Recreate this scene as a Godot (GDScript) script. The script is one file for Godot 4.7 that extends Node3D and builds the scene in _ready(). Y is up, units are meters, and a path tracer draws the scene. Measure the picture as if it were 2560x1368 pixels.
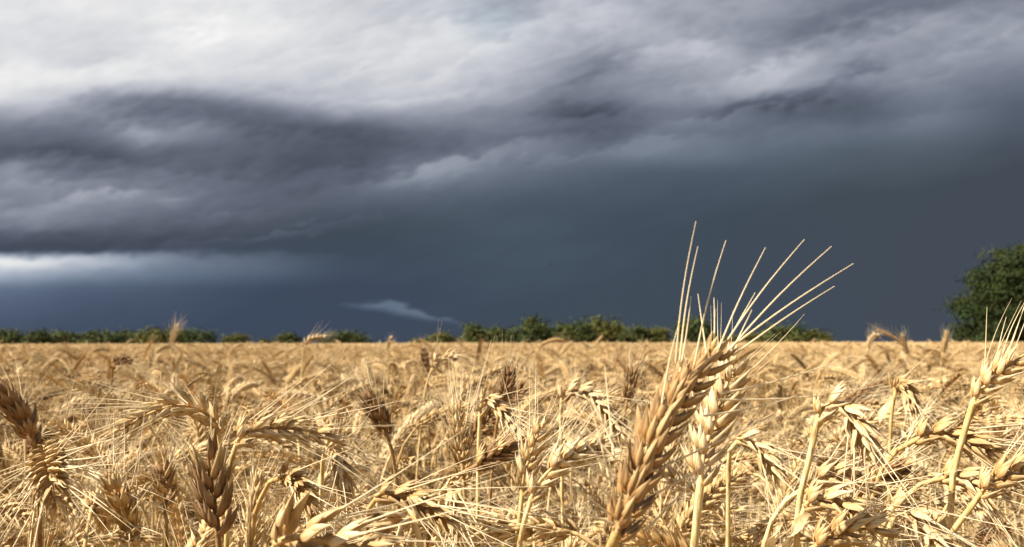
extends Node3D
# A ripe wheat field under a storm front, seen from just above the ears.

const EYE := Vector3(0, 0.95, 0)
const FOC := 2100.0            # focal length in pixels of the 2560 wide photograph
var cam_basis: Basis
var rng := RandomNumberGenerator.new()
var used := {}
var straw := []                # materials by tone
var spike_fine := []           # spikelet meshes, near plants
var spike_mid := []
var spike_low := []
var awn_fine := []
var awn_mid := []
var awn_low := []
var variants := []
var keep_clear := []           # [pixel, depth] of the ears that are told apart one by one
var landmarks := []            # [pixel, words]

# ------------------------------------------------------------------ helpers
func at(px: float, py: float, d: float) -> Vector3:
	return EYE + cam_basis * (Vector3((px - 1280.0) / FOC, (684.0 - py) / FOC, -1.0) * d)

func to_px(p: Vector3) -> Vector3:
	var v := cam_basis.inverse() * (p - EYE)
	if v.z > -0.01:
		return Vector3(-9999, -9999, 0)
	return Vector3(1280.0 - v.x / v.z * FOC, 684.0 + v.y / v.z * FOC, -v.z)

func numbered(called: String) -> String:
	if not used.has(called):
		used[called] = 0
		return called
	used[called] += 1
	return "%s_%03d" % [called, used[called]]

func tag(o: Node, label: String, category: String, group := "", kind := "") -> void:
	o.set_meta("label", label)
	if category: o.set_meta("category", category)
	if group: o.set_meta("group", group)
	if kind: o.set_meta("kind", kind)

func base(called: String, where: Vector3) -> Node3D:
	var o := Node3D.new()
	o.name = numbered(called)
	o.position = where
	add_child(o, true)
	return o

func part(called: String, mesh: Mesh, mat: Material, parent: Node, xf := Transform3D(), kind := "") -> MeshInstance3D:
	var o := MeshInstance3D.new()
	o.name = called if parent != self else numbered(called)
	o.mesh = mesh
	o.material_override = mat
	o.transform = xf
	if kind: o.set_meta("kind", kind)
	parent.add_child(o, true)
	return o

class Shape:
	var v := PackedVector3Array()
	var c := PackedColorArray()
	var i := PackedInt32Array()
	var blotch := 0.0
	func ring_tube(rings: Array, cols: Array, sides: int) -> void:
		# rings: arrays of points, each with the same count; closed round, open along
		var b := v.size()
		for k in rings.size():
			for j in sides:
				v.append(rings[k][j])
				c.append(cols[k][j] if cols[k] is Array else cols[k])
		for k in rings.size() - 1:
			for j in sides:
				var a0 := b + k * sides + j
				var a1 := b + k * sides + (j + 1) % sides
				var b0 := a0 + sides
				var b1 := a1 + sides
				i.append_array(PackedInt32Array([a0, a1, b0, a1, b1, b0]))
	func tube(p: PackedVector3Array, r: PackedFloat32Array, sides: int, col: Color, side0 := Vector3.ZERO) -> void:
		var n := p.size()
		var t := (p[1] - p[0]).normalized()
		var x := side0 if side0 != Vector3.ZERO else t.cross(Vector3(0.31, 0.2, 0.93)).normalized()
		var rings := []
		var cols := []
		for k in n:
			t = (p[mini(k + 1, n - 1)] - p[maxi(k - 1, 0)]).normalized()
			x = (x - t * x.dot(t)).normalized()
			var z := x.cross(t)
			var ring := []
			for j in sides:
				var a := TAU * j / sides
				ring.append(p[k] + (x * cos(a) + z * sin(a)) * r[k])
			rings.append(ring)
			var m := 1.0 + blotch * (sin(k * 1.7 + p[0].x * 90.0) + 0.6 * sin(k * 0.6 + p[0].z * 50.0))
			cols.append(Color(col.r * m, col.g * m, col.b * m * (0.94 + 0.06 * m)))
		ring_tube(rings, cols, sides)
	func strip(p: Array, across: Array, col: Color) -> void:
		# a thin leaf with a folded middle: three points per row, two faces
		var b := v.size()
		for k in p.size():
			var w: Vector3 = across[k]
			var t: Vector3 = (p[mini(k + 1, p.size() - 1)] - p[maxi(k - 1, 0)]).normalized()
			var up := w.cross(t) * 0.35
			for q in [p[k] - w + up, p[k], p[k] + w + up]:
				v.append(q)
				c.append(col)
		for k in p.size() - 1:
			for j in 2:
				var a := b + k * 3 + j
				i.append_array(PackedInt32Array([a, a + 1, a + 3, a + 1, a + 4, a + 3]))
	func mesh() -> ArrayMesh:
		var n := PackedVector3Array()
		n.resize(v.size())
		for k in range(0, i.size(), 3):
			var f := (v[i[k + 2]] - v[i[k]]).cross(v[i[k + 1]] - v[i[k]])
			for j in 3:
				n[i[k + j]] += f
		for k in n.size():
			n[k] = n[k].normalized() if n[k].length_squared() > 0.0 else Vector3.UP
		var arrays := []
		arrays.resize(Mesh.ARRAY_MAX)
		arrays[Mesh.ARRAY_VERTEX] = v
		arrays[Mesh.ARRAY_NORMAL] = n
		arrays[Mesh.ARRAY_COLOR] = c
		arrays[Mesh.ARRAY_INDEX] = i
		var m := ArrayMesh.new()
		m.add_surface_from_arrays(Mesh.PRIMITIVE_TRIANGLES, arrays)
		return m

func spline(p: Array, n: int) -> PackedVector3Array:
	# n + 1 points at even steps along a Catmull-Rom curve through p
	var dense := PackedVector3Array()
	for k in p.size() - 1:
		var a: Vector3 = p[maxi(k - 1, 0)]
		var b: Vector3 = p[k]
		var c: Vector3 = p[k + 1]
		var d: Vector3 = p[mini(k + 2, p.size() - 1)]
		for j in 12:
			dense.append(b.cubic_interpolate(c, a, d, j / 12.0))
	dense.append(p[-1])
	var total := 0.0
	for k in dense.size() - 1: total += dense[k].distance_to(dense[k + 1])
	var out := PackedVector3Array()
	var gone := 0.0
	var k := 0
	for j in n:
		var want := total * j / n
		while k < dense.size() - 2 and gone + dense[k].distance_to(dense[k + 1]) < want:
			gone += dense[k].distance_to(dense[k + 1])
			k += 1
		out.append(dense[k].lerp(dense[k + 1], clampf((want - gone) / maxf(dense[k].distance_to(dense[k + 1]), 1e-9), 0, 1)))
	out.append(dense[-1])
	return out

func length_of(p: Array) -> float:
	var s := spline(p, 24)
	var t := 0.0
	for k in 24: t += s[k].distance_to(s[k + 1])
	return t

# ------------------------------------------------------------------ wheat
func husk(sh: Shape, xf: Transform3D, long: float, wide: float, thick: float, rings: int, sides: int, bow: float, low: Color, high: Color) -> void:
	# one pointed scale of a spikelet: keeled outside, flat inside, with a drawn-out tip
	var rr := []
	var cc := []
	var streak := []
	for j in sides: streak.append(1.0 + (0.08 if j % 2 == 0 else -0.08) + rng.randf_range(-0.07, 0.07))
	for k in rings + 1:
		var t := float(k) / rings
		var r := pow(maxf(1.0 - t, 0.0), 1.3) * pow(maxf(t, 0.012), 0.5) / 0.346
		if k == rings: r = 0.02
		var ring := []
		var cr := []
		for j in sides:
			var a := TAU * j / sides
			var x := cos(a) * thick * r
			var rib := 1.0
			if sides >= 12: rib = 1.0 + 0.10 * cos(a * 8.0) * smoothstep(0.05, 0.3, t)
			x = x * 0.2 if x < 0 else x * rib * (1.0 + 0.22 * pow(maxf(cos(a), 0.0), 10))
			ring.append(xf * Vector3(x + bow * long * t * (1.4 - t) * 1.6, long * t, sin(a) * wide * r * rib))
			var c := low.lerp(high, smoothstep(0.05, 0.75, t))
			var v: float = streak[j] + rng.randf_range(-0.04, 0.04)
			cr.append(Color(c.r * v, c.g * v, c.b * v))
		rr.append(ring)
		cc.append(cr)
	sh.ring_tube(rr, cc, sides)

func make_spikelet(rings: int, sides: int, scales: int) -> ArrayMesh:
	# y along the spikelet, x away from the ear's axis, z the way its florets fan out
	var sh := Shape.new()
	var low := Color(0.84, 0.70, 0.52) * rng.randf_range(0.84, 1.06)
	var high := Color(1.05, 1.04, 1.02) * rng.randf_range(0.88, 1.06)
	var mm := 0.001
	for s in [-1.0, 1.0]:
		# outer floret, inner floret and glume of each side
		var j := rng.randf_range(-0.07, 0.07)
		var b := Basis(Vector3(1, 0, 0), s * (0.33 + j)) * Basis(Vector3(0, 1, 0), -s * 0.6)
		husk(sh, Transform3D(b, Vector3(0.5, 1.4, s * 1.2) * mm), rng.randf_range(11.6, 14.2) * mm, 1.7 * mm, 1.55 * mm, rings, sides, 0.05, low, high)
		if scales >= 3:
			b = Basis(Vector3(1, 0, 0), s * (0.13 - j)) * Basis(Vector3(0, 0, 1), rng.randf_range(-0.22, -0.08)) * Basis(Vector3(0, 1, 0), -s * 0.25)
			husk(sh, Transform3D(b, Vector3(1.2, 2.6 + s * 0.9, s * 0.75) * mm), rng.randf_range(9.8, 12.2) * mm, 1.5 * mm, 1.4 * mm, rings, sides, 0.04, low * 1.02, high * rng.randf_range(0.94, 1.05))
		if scales >= 5:
			b = Basis(Vector3(1, 0, 0), s * (0.44 - j)) * Basis(Vector3(0, 1, 0), -s * 0.9)
			husk(sh, Transform3D(b, Vector3(0.7, -0.3, s * 1.8) * mm), rng.randf_range(9.2, 11.4) * mm, 2.0 * mm, 1.2 * mm, maxi(rings - 2, 3), maxi(sides - 2, 4), 0.03, low * 1.08, high * 1.03)
	return sh.mesh()

func make_awn(long: float, thick: float, segs: int, sides: int, bend: float) -> ArrayMesh:
	var sh := Shape.new()
	var p := PackedVector3Array()
	var r := PackedFloat32Array()
	for k in segs + 1:
		var t := float(k) / segs
		p.append(Vector3(bend * long * t * t, long * t, bend * 0.3 * long * sin(t * 5.0) * t * 0.2))
		r.append(thick * (1.0 - 0.85 * t))
	sh.tube(p, r, sides, Color(1.04, 1.03, 1.0))
	return sh.mesh()

func frames(p: PackedVector3Array, side0: Vector3) -> Array:
	# [tangent, side] at each point, the side carried along without twist
	var out := []
	var x := side0
	for k in p.size():
		var t := (p[mini(k + 1, p.size() - 1)] - p[maxi(k - 1, 0)]).normalized()
		x = (x - t * x.dot(t)).normalized()
		out.append([t, x])
	return out

func ear_places(p: PackedVector3Array, side0: Vector3, size: float, open: float, awn_len: float, awns_each: int, spread: float, bare := 0.16) -> Dictionary:
	# where each spikelet and each awn of an ear stands
	var f := frames(p, side0)
	var n := p.size() - 1
	var spikes := []
	var awns := []
	for k in n + 1:
		var t: Vector3 = f[k][0]
		var s: Vector3 = f[k][1] * (1.0 if k % 2 == 0 else -1.0)
		var along := float(k) / n
		var tilt := (0.44 - 0.16 * along) * open + rng.randf_range(-0.07, 0.07)
		if k == n:
			tilt = 0.05
		s = s.rotated(t, rng.randf_range(-0.16, 0.16))
		var y := t * cos(tilt) + s * sin(tilt)
		var x := s * cos(tilt) - t * sin(tilt)
		var g := size * (0.78 + 0.30 * sin(PI * clampf(along * 0.85 + 0.12, 0, 1))) * rng.randf_range(0.93, 1.06)
		var b := Basis(x, y, x.cross(y))
		var o := p[k] + s * 0.0006 * size
		if k > 1 and k < n - 1 and rng.randf() < 0.035: continue
		spikes.append(Transform3D(b.scaled_local(Vector3.ONE * g), o))
		for w in awns_each:
			var sgn: float = [-1.0, 1.0, 0.0][w]
			if along < bare or (along < bare + 0.2 and rng.randf() < 0.4): continue
			if w == 2 and rng.randf() < 0.5: continue
			var tip := Vector3(1.2 if w < 2 else 2.6, 11.0 if w < 2 else 12.2, sgn * 5.0) * 0.001 * g
			var fan: float = sgn * (0.20 + rng.randf_range(-0.1, 0.14)) * spread
			var lean := (rng.randf_range(-0.10, 0.20)) * spread
			var d := Basis(b.z, -lean) * Basis(b.x, fan) * b
			d = Basis(d.y, rng.randf() * TAU) * d
			awns.append(Transform3D(d.scaled_local(Vector3.ONE * awn_len * rng.randf_range(0.75, 1.12) * (0.7 + 0.4 * sin(PI * (0.2 + 0.7 * along)))), o + b * tip))
	return {"spikes": spikes, "awns": awns}

func tube_mesh(p: PackedVector3Array, r0: float, r1: float, sides: int, col: Color) -> ArrayMesh:
	var sh := Shape.new()
	sh.blotch = 0.07
	var r := PackedFloat32Array()
	for k in p.size(): r.append(lerpf(r0, r1, float(k) / (p.size() - 1)))
	sh.tube(p, r, sides, col)
	return sh.mesh()

func leaf_mesh(from: Vector3, dir: Vector3, long: float, wide: float, droop: float, twist: float, segs := 9) -> ArrayMesh:
	# a dry, curled and twisted leaf
	var sh := Shape.new()
	var p := []
	var ac := []
	var q := from
	var d := dir.normalized()
	var side := d.cross(Vector3.UP).normalized()
	for k in segs + 1:
		var t := float(k) / segs
		p.append(q)
		ac.append(side.rotated(d, twist * t + 0.4 * sin(t * 7.0 + twist)) * wide * 0.5 * (0.55 + 0.6 * sin(PI * minf(t + 0.15, 1.0))) * (1.0 - pow(t, 5)))
		d = (d + Vector3(0, -droop / segs, 0) + side * 0.16 * sin(t * 6.0 + twist)).normalized()
		q += d * long / segs
	sh.strip(p, ac, Color(0.96, 0.93, 0.86))
	return sh.mesh()

func joined(meshes: Array, places: Array) -> ArrayMesh:
	var st := SurfaceTool.new()
	st.begin(Mesh.PRIMITIVE_TRIANGLES)
	for k in places.size():
		st.append_from(meshes[k % meshes.size()] if meshes.size() > 1 else meshes[0], 0, places[k])
	return st.commit()

func joined_each(list: Array) -> ArrayMesh:   # [[mesh, transform], ...]
	var st := SurfaceTool.new()
	st.begin(Mesh.PRIMITIVE_TRIANGLES)
	for a in list: st.append_from(a[0], 0, a[1])
	return st.commit()

func make_variant(nod: float, neck_high: float, ear_len: float, leaf_count: int) -> Dictionary:
	# one kind of plant: stalk, neck that nods in the plane of +x, ear; several levels of detail
	var p := []
	var q := Vector3.ZERO
	var ang := rng.randf_range(0.0, 0.07)
	var wob := rng.randf_range(-0.04, 0.04)
	var bend_from := neck_high - rng.randf_range(0.08, 0.14)
	var steps := 40
	var ds := neck_high / steps
	for k in steps + 1:
		p.append(q)
		var s := k * ds
		var a := ang + (nod * 0.62) * pow(clampf((s - bend_from) / (neck_high - bend_from), 0, 1), 1.6)
		q += Vector3(sin(a), cos(a), wob * sin(s * 6.0)).normalized() * ds
	var stalk := PackedVector3Array(p)
	var ear := []
	var n := int(round(ear_len / 0.0046))
	q = p[-1]
	for k in n + 1:
		ear.append(q)
		var a := ang + nod * (0.62 + 0.38 * float(k) / n)
		q += Vector3(sin(a), cos(a), wob).normalized() * ear_len / n
	var spine := PackedVector3Array(ear)
	var t0 := (spine[1] - spine[0]).normalized()
	var side := t0.cross(Vector3(0, 0, 1)).normalized().rotated(t0, rng.randf() * TAU)
	var size := rng.randf_range(0.86, 1.08)
	var pl := ear_places(spine, side, size, rng.randf_range(0.8, 1.3), rng.randf_range(0.75, 1.05), 2, rng.randf_range(0.7, 1.4))
	var few := []
	for k in stalk.size():
		if k % 4 == 0 or k > 28: few.append(stalk[k])
	var out := {"neck": stalk[-1], "mid": spine[n / 2], "tip": spine[n], "nod": nod, "line": [stalk[36], spine[0], spine[n / 4], spine[n / 2], spine[n * 3 / 4], spine[n]]}
	out.stalk = tube_mesh(PackedVector3Array(few), 0.0019, 0.0012, 6, Color(1.0, 0.95, 0.82))
	out.rachis = tube_mesh(spine, 0.0012, 0.0007, 5, Color(0.9, 0.82, 0.7))
	out.spikelets = joined(spike_mid, pl.spikes)
	out.awns = joined(awn_mid, pl.awns)
	var leaves := []
	for k in leaf_count:
		var h := rng.randf_range(0.40, 0.82) * neck_high
		var where := stalk[int(h / ds)]
		var az := rng.randf() * TAU
		leaves.append(leaf_mesh(where, Vector3(cos(az) * 0.7, rng.randf_range(0.3, 1.0), sin(az) * 0.7), rng.randf_range(0.12, 0.22), rng.randf_range(0.007, 0.012), rng.randf_range(1.2, 3.2), rng.randf_range(-4, 4)))
	out.leaves = leaves
	var all := [[out.stalk, Transform3D()], [out.rachis, Transform3D()], [out.spikelets, Transform3D()], [out.awns, Transform3D()]]
	for l in leaves: all.append([l, Transform3D()])
	out.whole = joined_each(all)
	# the same plant for a few metres away, and for far away
	var sl := PackedVector3Array([stalk[0], stalk[16], stalk[28], stalk[34], stalk[40]])
	var low := [[tube_mesh(sl, 0.0019, 0.0013, 3, Color(1.0, 0.95, 0.82)), Transform3D()], [joined(spike_low, pl.spikes), Transform3D()], [out.rachis, Transform3D()]]
	var thin := []
	for k in pl.awns.size():
		if k % 3 == 0: thin.append(pl.awns[k])
	low.append([joined(awn_low, thin), Transform3D()])
	if leaves.size(): low.append([leaves[0], Transform3D()])
	out.low = joined_each(low)
	var sh := Shape.new()
	var rr := PackedFloat32Array()
	var ep := PackedVector3Array()
	for k in 9:
		ep.append(spine[n * k / 8])
		rr.append([0.003, 0.0075, 0.006, 0.0085, 0.0065, 0.008, 0.0058, 0.006, 0.001][k] * size)
	sh.tube(ep, rr, 4, Color(0.97, 0.93, 0.86))
	sh.tube(PackedVector3Array([stalk[16], stalk[32], stalk[36], stalk[40]]), PackedFloat32Array([0.0024, 0.0024, 0.0024, 0.0024]), 3, Color(1.0, 0.95, 0.82))
	for k in 4:
		var a: Transform3D = pl.awns[(k * 7 + 3) % pl.awns.size()]
		var d := a.basis.y.normalized()
		sh.tube(PackedVector3Array([a.origin, a.origin + d * 0.05]), PackedFloat32Array([0.0015, 0.0005]), 3, Color(1.04, 1.03, 1.0))
	out.far = sh.mesh()
	return out

func plant_node(v: Dictionary) -> Node3D:
	# a plant with its parts: stalk, leaf, ear > spikelets, awns
	var o := Node3D.new()
	part("stalk", v.stalk, straw[0], o)
	for l in v.leaves: part("leaf", l, straw[4], o)
	var e := part("ear", v.rachis, straw[0], o)
	part("spikelets", v.spikelets, straw[0], e, Transform3D(), "stuff")
	part("awns", v.awns, straw[5], e, Transform3D(), "stuff")
	return o

func retone(o: Node, tone: int) -> void:
	for c in o.get_children():
		if c is MeshInstance3D and c.name.begins_with("leaf"): continue
		if c is MeshInstance3D and not c.name.begins_with("awn"): c.material_override = straw[tone]
		retone(c, tone)

func told_plant(label: String, nick: String, tone: int, ear: Array, stalk: Array, roll: float, size: float, awn_len: float, spread: float, opts := {}) -> Node3D:
	# a plant of the front rows, built piece by piece: ear and stalk are lists of [pixel x, pixel y, metres away]
	size *= 0.85
	var pts := []
	for e in ear: pts.append(at(e[0], e[1], e[2]))
	var n := maxi(8, int(round(length_of(pts) / (0.0043 * size))))
	var spine := spline(pts, n)
	var t0 := (spine[1] - spine[0]).normalized()
	var sp := [spine[0] + t0 * 0.002]
	if stalk.is_empty():
		sp.append(spine[0] - t0 * 0.025)
		var h: Vector3 = spine[0] - t0 * 0.05
		sp.append(Vector3(h.x, minf(h.y - 0.05, spine[0].y - 0.03), h.z))
	for s in stalk: sp.append(at(s[0], s[1], s[2]))
	var last: Vector3 = sp[-1]
	var before: Vector3 = sp[-2]
	var drift := (last - before) / maxf(absf(last.y - before.y), 0.03) * 0.1
	for k in [0.02, 0.05, 0.10, 0.20, 0.38]:
		var t: float = 1.0 - exp(-k * 7.0)
		sp.append(Vector3(last.x + clampf(drift.x, -0.06, 0.06) * t, last.y - k, last.z + clampf(drift.z, -0.06, 0.06) * t))
	var foot := Vector3(last.x + clampf(drift.x, -0.08, 0.08) * 1.4, 0.0, last.z + clampf(drift.z, -0.08, 0.08) * 1.4)
	sp.append(foot)
	var o := base("wheat_plant", foot)
	tag(o, label, "wheat plant", "wheat plants in the front rows")
	for k in spine.size(): spine[k] -= foot
	for k in sp.size(): sp[k] -= foot
	var sr: float = opts.get("stalk", 1.0)
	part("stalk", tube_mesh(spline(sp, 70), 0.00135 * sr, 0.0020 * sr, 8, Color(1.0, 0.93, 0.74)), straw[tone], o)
	var view := (EYE - foot - spine[n / 2]).normalized()
	var side := t0.cross(view).normalized().rotated(t0, deg_to_rad(roll))
	var pl := ear_places(spine, side, size, opts.get("open", 1.0), awn_len, opts.get("each", 3), spread, opts.get("bare", 0.16))
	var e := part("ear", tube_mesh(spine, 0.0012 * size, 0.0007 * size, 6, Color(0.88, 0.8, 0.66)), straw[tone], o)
	for k in pl.spikes.size():
		var t := tone
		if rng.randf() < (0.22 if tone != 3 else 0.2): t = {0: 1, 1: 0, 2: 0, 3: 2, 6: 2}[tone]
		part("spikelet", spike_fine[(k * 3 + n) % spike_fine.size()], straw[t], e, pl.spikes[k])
	var awns: Array = pl.awns
	for k in awns.size():
		if opts.get("skip_awns", 0) == 0 or k % int(opts.skip_awns) != 0:
			part("awn", awn_fine[(k * 5 + n) % awn_fine.size()], straw[5], e, awns[k])
	for a in opts.get("awn_lines", []):
		# awns that stand out one by one: from, to, each a pixel and a distance
		var f := at(a[0], a[1], a[2]) - foot
		var g := at(a[3], a[4], a[5]) - foot
		var d := g - f
		var bow: Vector3 = d.cross(view).normalized() * d.length() * (a[6] if a.size() > 6 else 0.02)
		var p := PackedVector3Array()
		var r := PackedFloat32Array()
		for k in 9:
			var t := k / 8.0
			p.append(f + d * t + bow * sin(PI * t))
			r.append(lerpf(0.00036, 0.00009, t))
		var sh := Shape.new()
		sh.tube(p, r, 6, Color(1.04, 1.03, 1.0))
		part("awn", sh.mesh(), straw[5], e)
	for l in opts.get("leaves", []):
		var from := at(l[0], l[1], l[2]) - foot
		var to := at(l[3], l[4], l[5]) - foot
		part("leaf", leaf_mesh(from, to - from, from.distance_to(to) * 1.05, l[6], 0.5, l[7]), straw[4], o)
	for k in spine.size():
		var q := to_px(spine[k] + foot)
		keep_clear.append(q)
	var m := to_px(spine[n / 2] + foot)
	if nick: landmarks.append([m, nick])
	return o

# ------------------------------------------------------------------ sky
const SKY_X := [0, 213, 427, 640, 853, 1067, 1280, 1493, 1707, 1920, 2133, 2347, 2560]
const SKY_Y := [0, 60, 120, 180, 230, 270, 320, 380, 430, 500, 560, 620, 648, 680, 720, 780, 858]
const SKY_L := [
	[225, 227, 224, 222, 206, 200, 170, 188, 164, 152, 132, 126, 138],
	[222, 214, 230, 230, 215, 208, 188, 180, 165, 142, 135, 148, 150],
	[222, 212, 224, 222, 214, 212, 196, 158, 172, 160, 148, 150, 145],
	[230, 226, 214, 208, 202, 204, 175, 135, 150, 170, 148, 140, 125],
	[218, 168, 145, 172, 196, 190, 160, 124, 145, 148, 108, 130, 110],
	[165, 128, 112, 122, 160, 158, 132, 104, 130, 108, 100, 120, 100],
	[112, 112, 134, 102, 96, 112, 120, 98, 114, 118, 110, 112, 95],
	[96, 92, 100, 95, 92, 106, 118, 116, 122, 110, 100, 98, 85],
	[122, 112, 106, 94, 98, 124, 114, 100, 95, 95, 92, 88, 80],
	[138, 130, 118, 98, 96, 98, 92, 90, 88, 85, 80, 77, 72],
	[122, 108, 92, 86, 82, 86, 90, 85, 82, 78, 73, 70, 68],
	[80, 78, 80, 78, 76, 83, 88, 85, 80, 74, 70, 67, 66],
	[232, 190, 130, 106, 84, 82, 88, 85, 79, 73, 70, 67, 65],
	[190, 150, 120, 104, 84, 82, 86, 83, 78, 72, 70, 66, 64],
	[116, 98, 90, 80, 77, 80, 84, 80, 75, 71, 68, 66, 66],
	[92, 84, 80, 76, 76, 80, 79, 76, 72, 69, 67, 66, 66],
	[80, 76, 73, 72, 72, 73, 74, 72, 70, 69, 68, 66, 66],
]
# middle, half lengths, slope and strength of single billows, in the same flat measure as the rows above
const BILLOWS := [
	[330, 238, 260, 24, 0.05, -22], [690, 300, 240, 38, 0.08, -13], [310, 312, 95, 36, 0.3, 30], [20, 420, 70, 30, 0.1, 20], [215, 490, 120, 13, -0.1, 22],
	[340, 482, 60, 12, 0.0, 18], [70, 525, 130, 40, 0.0, 10], [1040, 430, 170, 26, -0.22, 28], [1185, 392, 170, 16, -0.18, 16], [1640, 352, 150, 22, -0.13, 17],
	[1450, 265, 140, 24, 0.0, -27], [1930, 250, 160, 19, -0.16, -36], [2150, 165, 70, 18, -0.5, -28], [1960, 152, 130, 40, -0.42, 24], [1790, 108, 45, 26, -0.3, 16],
	[1480, 170, 120, 26, -0.3, -20], [1610, 118, 100, 18, -0.3, -15], [2150, 30, 230, 35, -0.2, -18], [480, 62, 55, 34, -0.35, 16], [1265, 88, 120, 13, -0.4, 14],
	[2460, 110, 130, 24, -0.26, 10], [620, 590, 190, 7, -0.1, 11], [800, 562, 150, 6, -0.2, 8], [1130, 50, 50, 30, 0.7, 12], [900, 150, 200, 18, -0.3, 9],
	[1000, 240, 160, 14, -0.1, 12], [120, 585, 220, 14, 0.0, -8], [1330, 330, 150, 14, -0.1, -9], [2330, 300, 170, 34, -0.1, 9], [440, 505, 40, 10, 0.0, 16], [160, 452, 150, 14, -0.05, 11], [500, 440, 120, 12, 0.1, 9], [560, 545, 130, 9, -0.05, 9], [150, 380, 190, 14, 0.05, -10], [820, 400, 150, 18, -0.1, -8],
	[720, 205, 170, 14, 0.12, -9], [240, 130, 120, 16, -0.2, -10], [610, 120, 110, 14, -0.25, -8], [120, 200, 140, 16, -0.05, 8], [880, 60, 120, 18, -0.35, -9], [1080, 165, 90, 14, -0.3, 9],
	[1760, 300, 120, 12, -0.15, 9], [2330, 185, 120, 14, -0.3, 8], [2250, 80, 140, 14, -0.28, 12], [1400, 395, 120, 9, -0.12, 10],
]
var n1 := FastNoiseLite.new()
var n2 := FastNoiseLite.new()
var n3 := FastNoiseLite.new()

func lookup(list: Array, v: float) -> float:
	for k in list.size() - 1:
		if v <= list[k + 1]:
			return k + clampf((v - list[k]) / float(list[k + 1] - list[k]), 0, 1)
	return list.size() - 1.0

func cubic(a: float, b: float, c: float, d: float, t: float) -> float:
	return b + 0.5 * t * (c - a + t * (2.0 * a - 5.0 * b + 4.0 * c - d + t * (3.0 * (b - c) + d - a)))

func cloud_level(x: float, y: float) -> float:
	var gx := lookup(SKY_X, x)
	var gy := lookup(SKY_Y, y)
	var ix := mini(int(gx), 11)
	var iy := mini(int(gy), 15)
	var col := [0.0, 0.0, 0.0, 0.0]
	for j in 4:
		var r: Array = SKY_L[clampi(iy - 1 + j, 0, 16)]
		col[j] = cubic(r[maxi(ix - 1, 0)], r[ix], r[ix + 1], r[mini(ix + 2, 12)], gx - ix)
	return cubic(col[0], col[1], col[2], col[3], gy - iy)

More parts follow.
